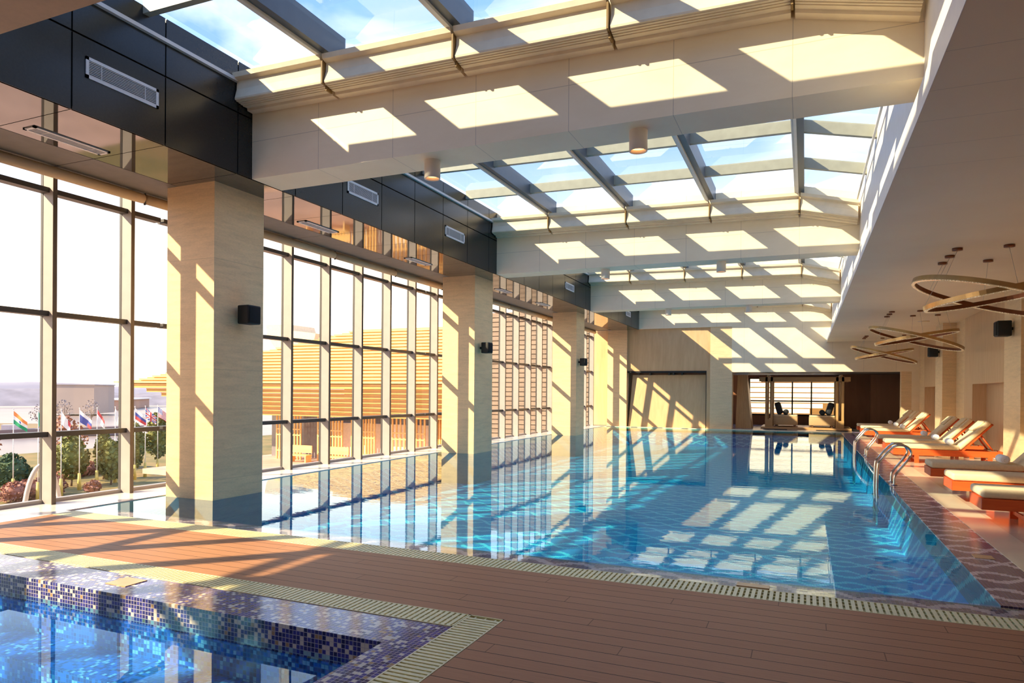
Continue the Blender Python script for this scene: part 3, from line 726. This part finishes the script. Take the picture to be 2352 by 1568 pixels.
MB().box(-32,32,-5,5,0,4.5).build('wall',plain('pink_render',(.46,.29,.22),.9,.05,.1),t); MB().box(-33,33,-6,6,4.5,5).build('roof',plain('white_roof',(.8,.78,.76),.8),t)
for k in range(6): MB().box(-29+k*10,-24+k*10,-5.05,-5,1,3.4).build('window',plain('grey_pane',(.35,.33,.36),.3),t)
# moored barge
t=empty('barge',(-140,93,-8.1),rz=math.radians(52),label='long low grey barge moored on the lake behind the flags',cat='boat')
MB().hexa([(-12,-1.8,0),(11,-1.8,0),(11,1.8,0),(-12,1.8,0)],[(-13,-2,1.4),(14,-2,1.9),(14,2,1.9),(-13,2,1.4)]).build('hull',plain('dark_hull',(.20,.15,.15),.7),t)
MB().box(-11,-7,-1.2,1.2,1.4,2.4).build('cabin',plain('pale_cabin',(.6,.5,.5),.7),t)
# trees
def crown_mb(rr,cx,cy,cz,rx,rz,n,s):
    b=MB()
    for _ in range(n):
        while True:
            p=Vector((rr.uniform(-1,1),rr.uniform(-1,1),rr.uniform(-1,1)))
            if .25<p.length<1: break
        p=p*(p.length**-.35)
        k=1-.35*max(0,p.z); q=Vector((cx+p.x*rx*k,cy+p.y*rx*k,cz+p.z*rz))
        u=Vector((rr.uniform(-1,1),rr.uniform(-1,1),rr.uniform(-1,1))).normalized(); w=u.orthogonal().normalized()
        a=s*rr.uniform(.6,1.3); b.add([q-u*a,q+w*a*.6,q+u*a,q-w*a*.6],[(0,1,2,3)])
    return b
def blob(b,cx,cy,cz,rx,rz,rr):
    nu,nv=12,8; vs=[]
    for j in range(nv+1):
        for i in range(nu):
            th=PI*j/nv; ph=2*PI*i/nu; k=.72*(1+rr.uniform(-.08,.08)); vs.append((cx+rx*k*math.sin(th)*math.cos(ph),cy+rx*k*math.sin(th)*math.sin(ph),cz+rz*k*math.cos(th)))
    b.add(vs,[(j*nu+i,j*nu+(i+1)%nu,(j+1)*nu+(i+1)%nu,(j+1)*nu+i) for j in range(nv) for i in range(nu)],True)
def tree(name,x,y,h,r,mat,label,cat,seed,trunk=.3,n=900,z=-7.5,core=True):
    rr=random.Random(seed); t=empty(name,(x,y,z),label=label,cat=cat)
    cz=h*trunk+(h*(1-trunk))/2; rz=h*(1-trunk)/2
    b=crown_mb(rr,0,0,cz,r,rz,n,.20)
    if core: blob(b,0,0,cz,r,rz,rr)
    b.build('foliage',mat,t,fixn=False)
    s=MB().tube([(0,0,0),(.03,.02,h*trunk),(0,0,cz+rz*.3)],[.10,.08,.03],8)
    for k in range(5):
        a=rr.uniform(0,6.28); s.tube([(0,0,h*trunk+.1*k),(math.cos(a)*r*.7,math.sin(a)*r*.7,cz+rr.uniform(-.2,.5)*rz)],[.04,.012],5)
    s.build('trunk',M['bark'],t)
tree('bushy_tree',-63.0,42.2,5.0,1.5,M['leaf'],'olive green bushy tree left of the middle flagpoles','tree',1,.12)
tree('bushy_tree',-60.6,44.4,4.3,1.1,M['leaf'],'olive green round tree behind the pole with the blue and white flag','tree',2,.1)
tree('bare_tree',-66.5,43.8,6.6,2.0,M['leaf3'],'reddish thin leaved tree rising behind the olive green bushy trees','tree',3,.3,420,core=False)
tree('cypress_tree',-65.0,46.8,5.2,.85,M['leaf'],'slim upright olive tree between two flagpoles','tree',4,.08,700)
tree('upright_tree',-64.8,50.2,5.6,1.0,M['leaf'],'slim green tree beside the union flag pole','tree',5,.15,800)
tree('upright_tree',-67.6,51.6,6.0,1.1,M['leaf2'],'dark green tree between the two rightmost flagpoles','tree',6,.2,800)
tree('upright_tree',-66.9,54.6,6.6,1.4,M['leaf'],'tall green tree behind the stars and stripes flagpole','tree',7,.2,1000)
tree('round_shrub',-63.2,37.0,3.5,1.6,M['leaf2'],'dark green rounded shrub at the photo left edge beyond the window','shrub',8,.05,900)
tree('bare_tree',-66.2,36.6,6.0,1.2,M['leaf3'],'red brown twiggy tree above the dark shrub at the left edge','tree',9,.5,260,core=False)
tree('low_shrub',-57.2,40.2,1.1,.7,M['leaf3'],'small red brown shrub at the foot of the left flagpoles','shrub',10,.05,260)
rr=random.Random(30); b=MB()
for i,(x,y) in enumerate([(-58.0,34.2),(-58.4,35.5),(-58.7,36.7),(-59.1,38.0)]):
    q=crown_mb(rr,x,y,-6.7,1.1,.9,600,.13); b.add(q.v,q.f); blob(b,x,y,-6.7,1.1,.9,rr)
tag(b.build('hedge',M['leaf3'],fixn=False),'reddish brown hedge behind the left flagpoles','hedge')
rr=random.Random(50); b=MB()
for i in range(7):
    x,y=-68.6-.6*i,45.5+1.6*i; q=crown_mb(rr,x,y,-6.9,1.3,.8,420,.14); b.add(q.v,q.f); blob(b,x,y,-6.9,1.3,.8,rr)
tag(b.build('hedge',M['leaf3'],fixn=False),'long brown hedge along the park path behind the slim trees','hedge')
for i,(x,y,h,l) in enumerate([(-159,99,6,'leftmost bare tree on the lake island'),(-164,108,7,'middle bare tree on the lake island'),(-160,112,7,'right bare tree on the lake island')]):
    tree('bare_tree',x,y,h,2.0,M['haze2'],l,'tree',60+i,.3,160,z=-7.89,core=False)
# flags
def fl_tri(c): return lambda u,v:c[min(2,int(v*3))]
WHT,RED,GRN,ORG,BLU=0,1,2,3,4
FM=[plain('flag_white',(.85,.82,.8),.8),plain('flag_red',(.65,.07,.08),.8),plain('flag_green',(.02,.32,.14),.8),plain('flag_orange',(.85,.28,.08),.8),plain('flag_blue',(.05,.08,.35),.8)]
def union(u,v):
    X_,Y_=(u-.5)*2,(v-.5)*1.2
    if abs(X_)<.12 or abs(Y_)<.11: return RED
    if abs(X_)<.22 or abs(Y_)<.2: return WHT
    d=min(abs(Y_-.6*X_),abs(Y_+.6*X_)); return RED if d<.05 else (WHT if d<.14 else BLU)
def stars(u,v):
    if u<.42 and v<.54: return WHT if (int(u*24)+int(v*20))%3==0 else BLU
    return RED if int(v*13)%2==0 else WHT
def indi(u,v):
    if (u-.5)**2*2.2+(v-.5)**2<.012: return BLU
    return (ORG,WHT,GRN)[min(2,int(v*3))]
FL=[((-61.06,35.96),indi,'orange, white and green flag with a small blue wheel, on the leftmost pole',.9),
((-56.96,35.43),lambda u,v:(GRN,WHT,RED)[min(2,int(u*3))],'green, white and red upright striped flag half hidden by the first mullion',.35),
((-57.57,37.68),lambda u,v:WHT if u<.7 else (RED if v<.5 else WHT),'mostly white flag with a red edge just right of the first mullion',.5),
((-59.86,40.82),lambda u,v:(WHT,BLU,WHT)[min(2,int(v*3))] if v<.66 else (RED if u>.6 else BLU),'blue and white flag on the pole in front of the olive bushes',.9),
((-60.59,42.98),lambda u,v:RED if v<.4 else WHT,'thin red and white flag above the slim upright tree',.45),
((-61.6,45.55),lambda u,v:WHT,'plain white flag hidden beside the second mullion',.3),
((-61.9,47.9),lambda u,v:(WHT,BLU,RED)[min(2,int(v*3))],'white, blue and red striped flag just right of the second mullion',.9),
((-62.88,49.85),union,'red, white and blue crossed flag on the second pole from the right',.95),
((-64.99,53.06),stars,'red and white striped flag with a blue starred corner, rightmost',1.0)]
FLP=plain('pale_flagpole',(.75,.70,.66),.4); FLB=plain('yellow_pole_sleeve',(.72,.52,.12),.6)
for i,((x,y),fn,l,spread) in enumerate(FL):
    p=empty('flagpole',(x,y,-7.5),label='thin pale flagpole '+['farthest to the left','half hidden by the first mullion','just right of the first mullion','in front of the olive bushes','in front of the slim upright tree','just left of the second mullion','just right of the second mullion','second from the right','farthest to the right'][i],cat='flagpole',group='row of flagpoles in the park')
    MB().tube([(0,0,0),(0,0,7.3)],[.045,.025],8).build('pole',FLP,p); MB().cyl(0,0,0,1.5,.17,10,.12).build('sleeve',FLB,p); MB().rbox(-.05,.05,-.05,.05,7.3,7.4,.04).build('finial',FLP,p)
    nu,nv=26,26; W,H=1.5,1.1; b=MB(); vs=[]; dirx,diry=.80,.60
    for j in range(nv+1):
        for k in range(nu+1):
            u,v=k/nu,j/nv; d=u*W*(.2+.5*spread); drop=u*W*(.80-.18*spread)*(1-.15*v); wv=.10*math.sin(u*7+v*2+i)*u
            vs.append((x+.03+d*dirx-wv*diry,y+d*diry+wv*dirx,-7.5+7.2-v*H*(1-.1*u)-drop))
    f=[];mi=[]
    for j in range(nv):
        for k in range(nu): f.append((j*(nu+1)+k,j*(nu+1)+k+1,(j+1)*(nu+1)+k+1,(j+1)*(nu+1)+k)); mi.append(fn((k+.5)/nu,(j+.5)/nv))
    b.add(vs,f,True); b.m=mi
    tag(b.build('flag',FM,fixn=False),l,'flag')
# golden slatted pavilion
t=empty('slatted_pavilion',(0,0,0),label='golden timber slatted pavilion with stepped layers seen through the left windows',cat='building')
XE=-16.6
b=MB(); nl=17
for k in range(nl):
    z=2.05+k*.215; xl=-46.2+ (0 if k==0 else 1.3+k*1.05); yf=34+.22*k
    if z>5.9: break
    b.box(xl,XE,yf,yf+1.0,z,z+.125); 
b.build('upper_slats',M['gslat'],t)
b=MB()
for k in range(nl):
    z=2.05+k*.215; xl=-46.2+ (0 if k==0 else 1.3+k*1.05); yf=34+.22*k
    b.box(xl+.4,XE,yf+.35,yf+1.2,z-.09,z+.21)
b.build('upper_backing',M['gslat_shade'],t)
b=MB(); b2=MB()
for k in range(7):
    z=1.98-k*.30; xl=-44.6+k*1.15; yf=34.25+.28*k
    b.box(xl,XE,yf,yf+1.2,z-.27,z); b2.box(xl,XE,yf-.05,yf+.02,z-.05,z)
b.build('lower_boards',M['gslat_shade'],t); b2.build('board_edges',M['gslat'],t)
MB().box(-30,XE,39.6,46,-.3,5.2).build('core_wall',M['gslat_shade'],t)
MB().box(-36,XE,39.0,39.2,-3.2,-.1).build('glazed_wall',plain('dark_reflective_glazing',(.20,.18,.19),.12,.2,.4),t)
for x0,x1,g in ((-34.2,-32.1,1),(-30.6,-28.6,1),(-27.8,-26.0,1),(-24.6,-22.2,1),(-21.4,-20.2,0)):
    s=MB(); n=9
    for i in range(n): xx=x0+(x1-x0)*i/(n-1); s.box(xx-.045,xx+.045,37.5,37.6,-3.2,-.05)
    if g:
        for z in (-1.1,-1.5,-2.6): s.box(x0,x1,37.48,37.58,z-.04,z+.04)
    else: s.box(x0,x1,37.62,37.7,-3.2,-.05)
    s.build('lattice_screen',M['gslat'],t)
MB().prism([(-42.3,7.2),(-42.1,6.2),(-41.4,5.3),(-40.5,4.6),(-37.5,4.6),(-37.0,6.3),(-39.4,6.6),(-39.6,7.1)],'y',45,48).build('roof_block',plain('tan_render',(.80,.60,.38),.8),t)
for x,l in ((-31.2,'left of the second lattice screen'),(-28.2,'between the second and third lattice screens')):
    t2=empty('outdoor_bench',(x,36.4,-3.2),label='yellow timber bench '+l+' under the pavilion',cat='bench')
    MB().box(-.8,.8,-.3,.3,.42,.5).build('seat',M['gslat'],t2); MB().box(-.8,.8,.26,.32,.6,1.1).build('backrest',M['gslat'],t2)
    for sx in (-.7,.7): MB().box(sx-.05,sx+.05,-.28,.3,0,.42).build('leg',M['gslat'],t2)
# brown louvred wing
t=empty('brown_wing',(0,0,0),label='brown board clad wing seen through the far window bays',cat='building')
MB().box(-16.2,-10.25,YE+1.4,YE+6,-3.2,5.9).build('wall',plain('brown_render',(.30,.20,.14),.8,.15,2),t)
b=MB(); rr=random.Random(4)
for k in range(36):
    z=-3.1+k*.25; b.box(-16.3,-10.2,YE+1.3-rr.uniform(0,.05),YE+1.4,z,z+.2)
b.build('cladding_boards',wood('brown_weathered_board',(.17,.12,.085),(.32,.24,.17),0,.9,.7),t)
# pale louvred block beyond the alcove window
t=empty('louvred_block',(0,0,0),label='pale timber louvred building outside the alcove window',cat='building')
b=MB()
for k in range(22):
    z=-.9+k*.33; x1=4-max(0,(9-k))*.75 if k<9 else 5
    b.box(-12,x1,46+.15*k,46.3+.15*k,z,z+.27)
b.build('louvres',wood('pale_timber_louvre',(.80,.64,.44),(.90,.76,.58),0,.6,.5),t); MB().box(-12,2.,49.5,55,-3,6).build('wall',M['gslat_shade'],t)
struct(MB().box(-30,40,38.3,46,-3.5,-.6).build('terrace_rear',plain('pale_rear_paving',(.8,.75,.66),.8)))
# ------------------------------------------------------------------ world, sun
W=bpy.data.worlds.new('sky'); bpy.context.scene.world=W; W.use_nodes=True; nt=W.node_tree; bg=nt.nodes['Background']
tc=nt.nodes.new('ShaderNodeTexCoord'); sp=nt.nodes.new('ShaderNodeSeparateXYZ'); nt.links.new(tc.outputs['Generated'],sp.inputs[0])
zz=X(nt,sp.outputs[2])
rp=nt.nodes.new('ShaderNodeValToRGB'); nt.links.new(zz.k,rp.inputs[0]); e=rp.color_ramp.elements
st=[(0,(.84,.70,.60)),(.06,(1.15,.93,.70)),(.15,(1.0,.87,.70)),(.25,(.44,.50,.62)),(.33,(.20,.30,.50)),(.65,(.09,.20,.47))]
while len(e)<len(st): e.new(.5)
for i,(p,c) in enumerate(st): e[i].position=p; e[i].color=(*c,1)
nz=nt.nodes.new('ShaderNodeTexNoise'); nz.inputs['Scale'].default_value=2.6; nz.inputs['Detail'].default_value=6; nz.inputs['Distortion'].default_value=.5
mp=nt.nodes.new('ShaderNodeMapping'); mp.inputs['Scale'].default_value=(1,1,2.2); nt.links.new(tc.outputs['Generated'],mp.inputs[0]); nt.links.new(mp.outputs[0],nz.inputs[0])
cr=nt.nodes.new('ShaderNodeValToRGB'); nt.links.new(nz.outputs[0],cr.inputs[0]); cr.color_ramp.elements[0].position=.52; cr.color_ramp.elements[1].position=.66
mx=nt.nodes.new('ShaderNodeMix'); mx.data_type='RGBA'; nt.links.new(cr.outputs[0],mx.inputs[0]); nt.links.new(rp.outputs[0],mx.inputs[6]); mx.inputs[7].default_value=(.50,.52,.56,1)
nt.links.new(mx.outputs[2],bg.inputs[0]); bg.inputs[1].default_value=1.1
sun=bpy.data.lights.new('sun','SUN'); sun.energy=3.9; sun.color=(1,.80,.52); sun.angle=math.radians(.6)
so=bpy.data.objects.new('sun',sun); COL.objects.link(so); d=Vector((1.0,1,-.835)).normalized(); so.rotation_euler=d.to_track_quat('-Z','Y').to_euler()
# ------------------------------------------------------------------ camera
yaw,pitch,roll,F,cy=.406798,-.0037967,.00803532,1564.2653,906.35
cp,sp_=math.cos(pitch),math.sin(pitch)
fw=Vector((-math.sin(yaw)*cp,math.cos(yaw)*cp,sp_)); r=Vector((math.cos(yaw),math.sin(yaw),0)); u=r.cross(fw)
r2=r*math.cos(roll)+u*math.sin(roll); u2=-r*math.sin(roll)+u*math.cos(roll)
cam=bpy.data.cameras.new('camera'); co=bpy.data.objects.new('camera',cam); COL.objects.link(co)
mw=Matrix((( r2.x,u2.x,-fw.x,0),(r2.y,u2.y,-fw.y,0),(r2.z,u2.z,-fw.z,1.6),(0,0,0,1))); co.matrix_world=mw
cam.sensor_width=36; cam.lens=F/2352*36; cam.shift_y=(cy-784)/2352; cam.clip_start=.05; cam.clip_end=3000
S=bpy.context.scene; S.camera=co
S.view_settings.view_transform='Standard'; S.view_settings.look='None'; S.view_settings.gamma=1; S.view_settings.use_curve_mapping=False; S.view_settings.exposure=1.65
c=S.cycles; c.max_bounces=10; c.diffuse_bounces=8; c.glossy_bounces=5; c.transparent_max_bounces=16; c.caustics_reflective=False; c.caustics_refractive=False
c.use_denoising=True; c.sample_clamp_indirect=8
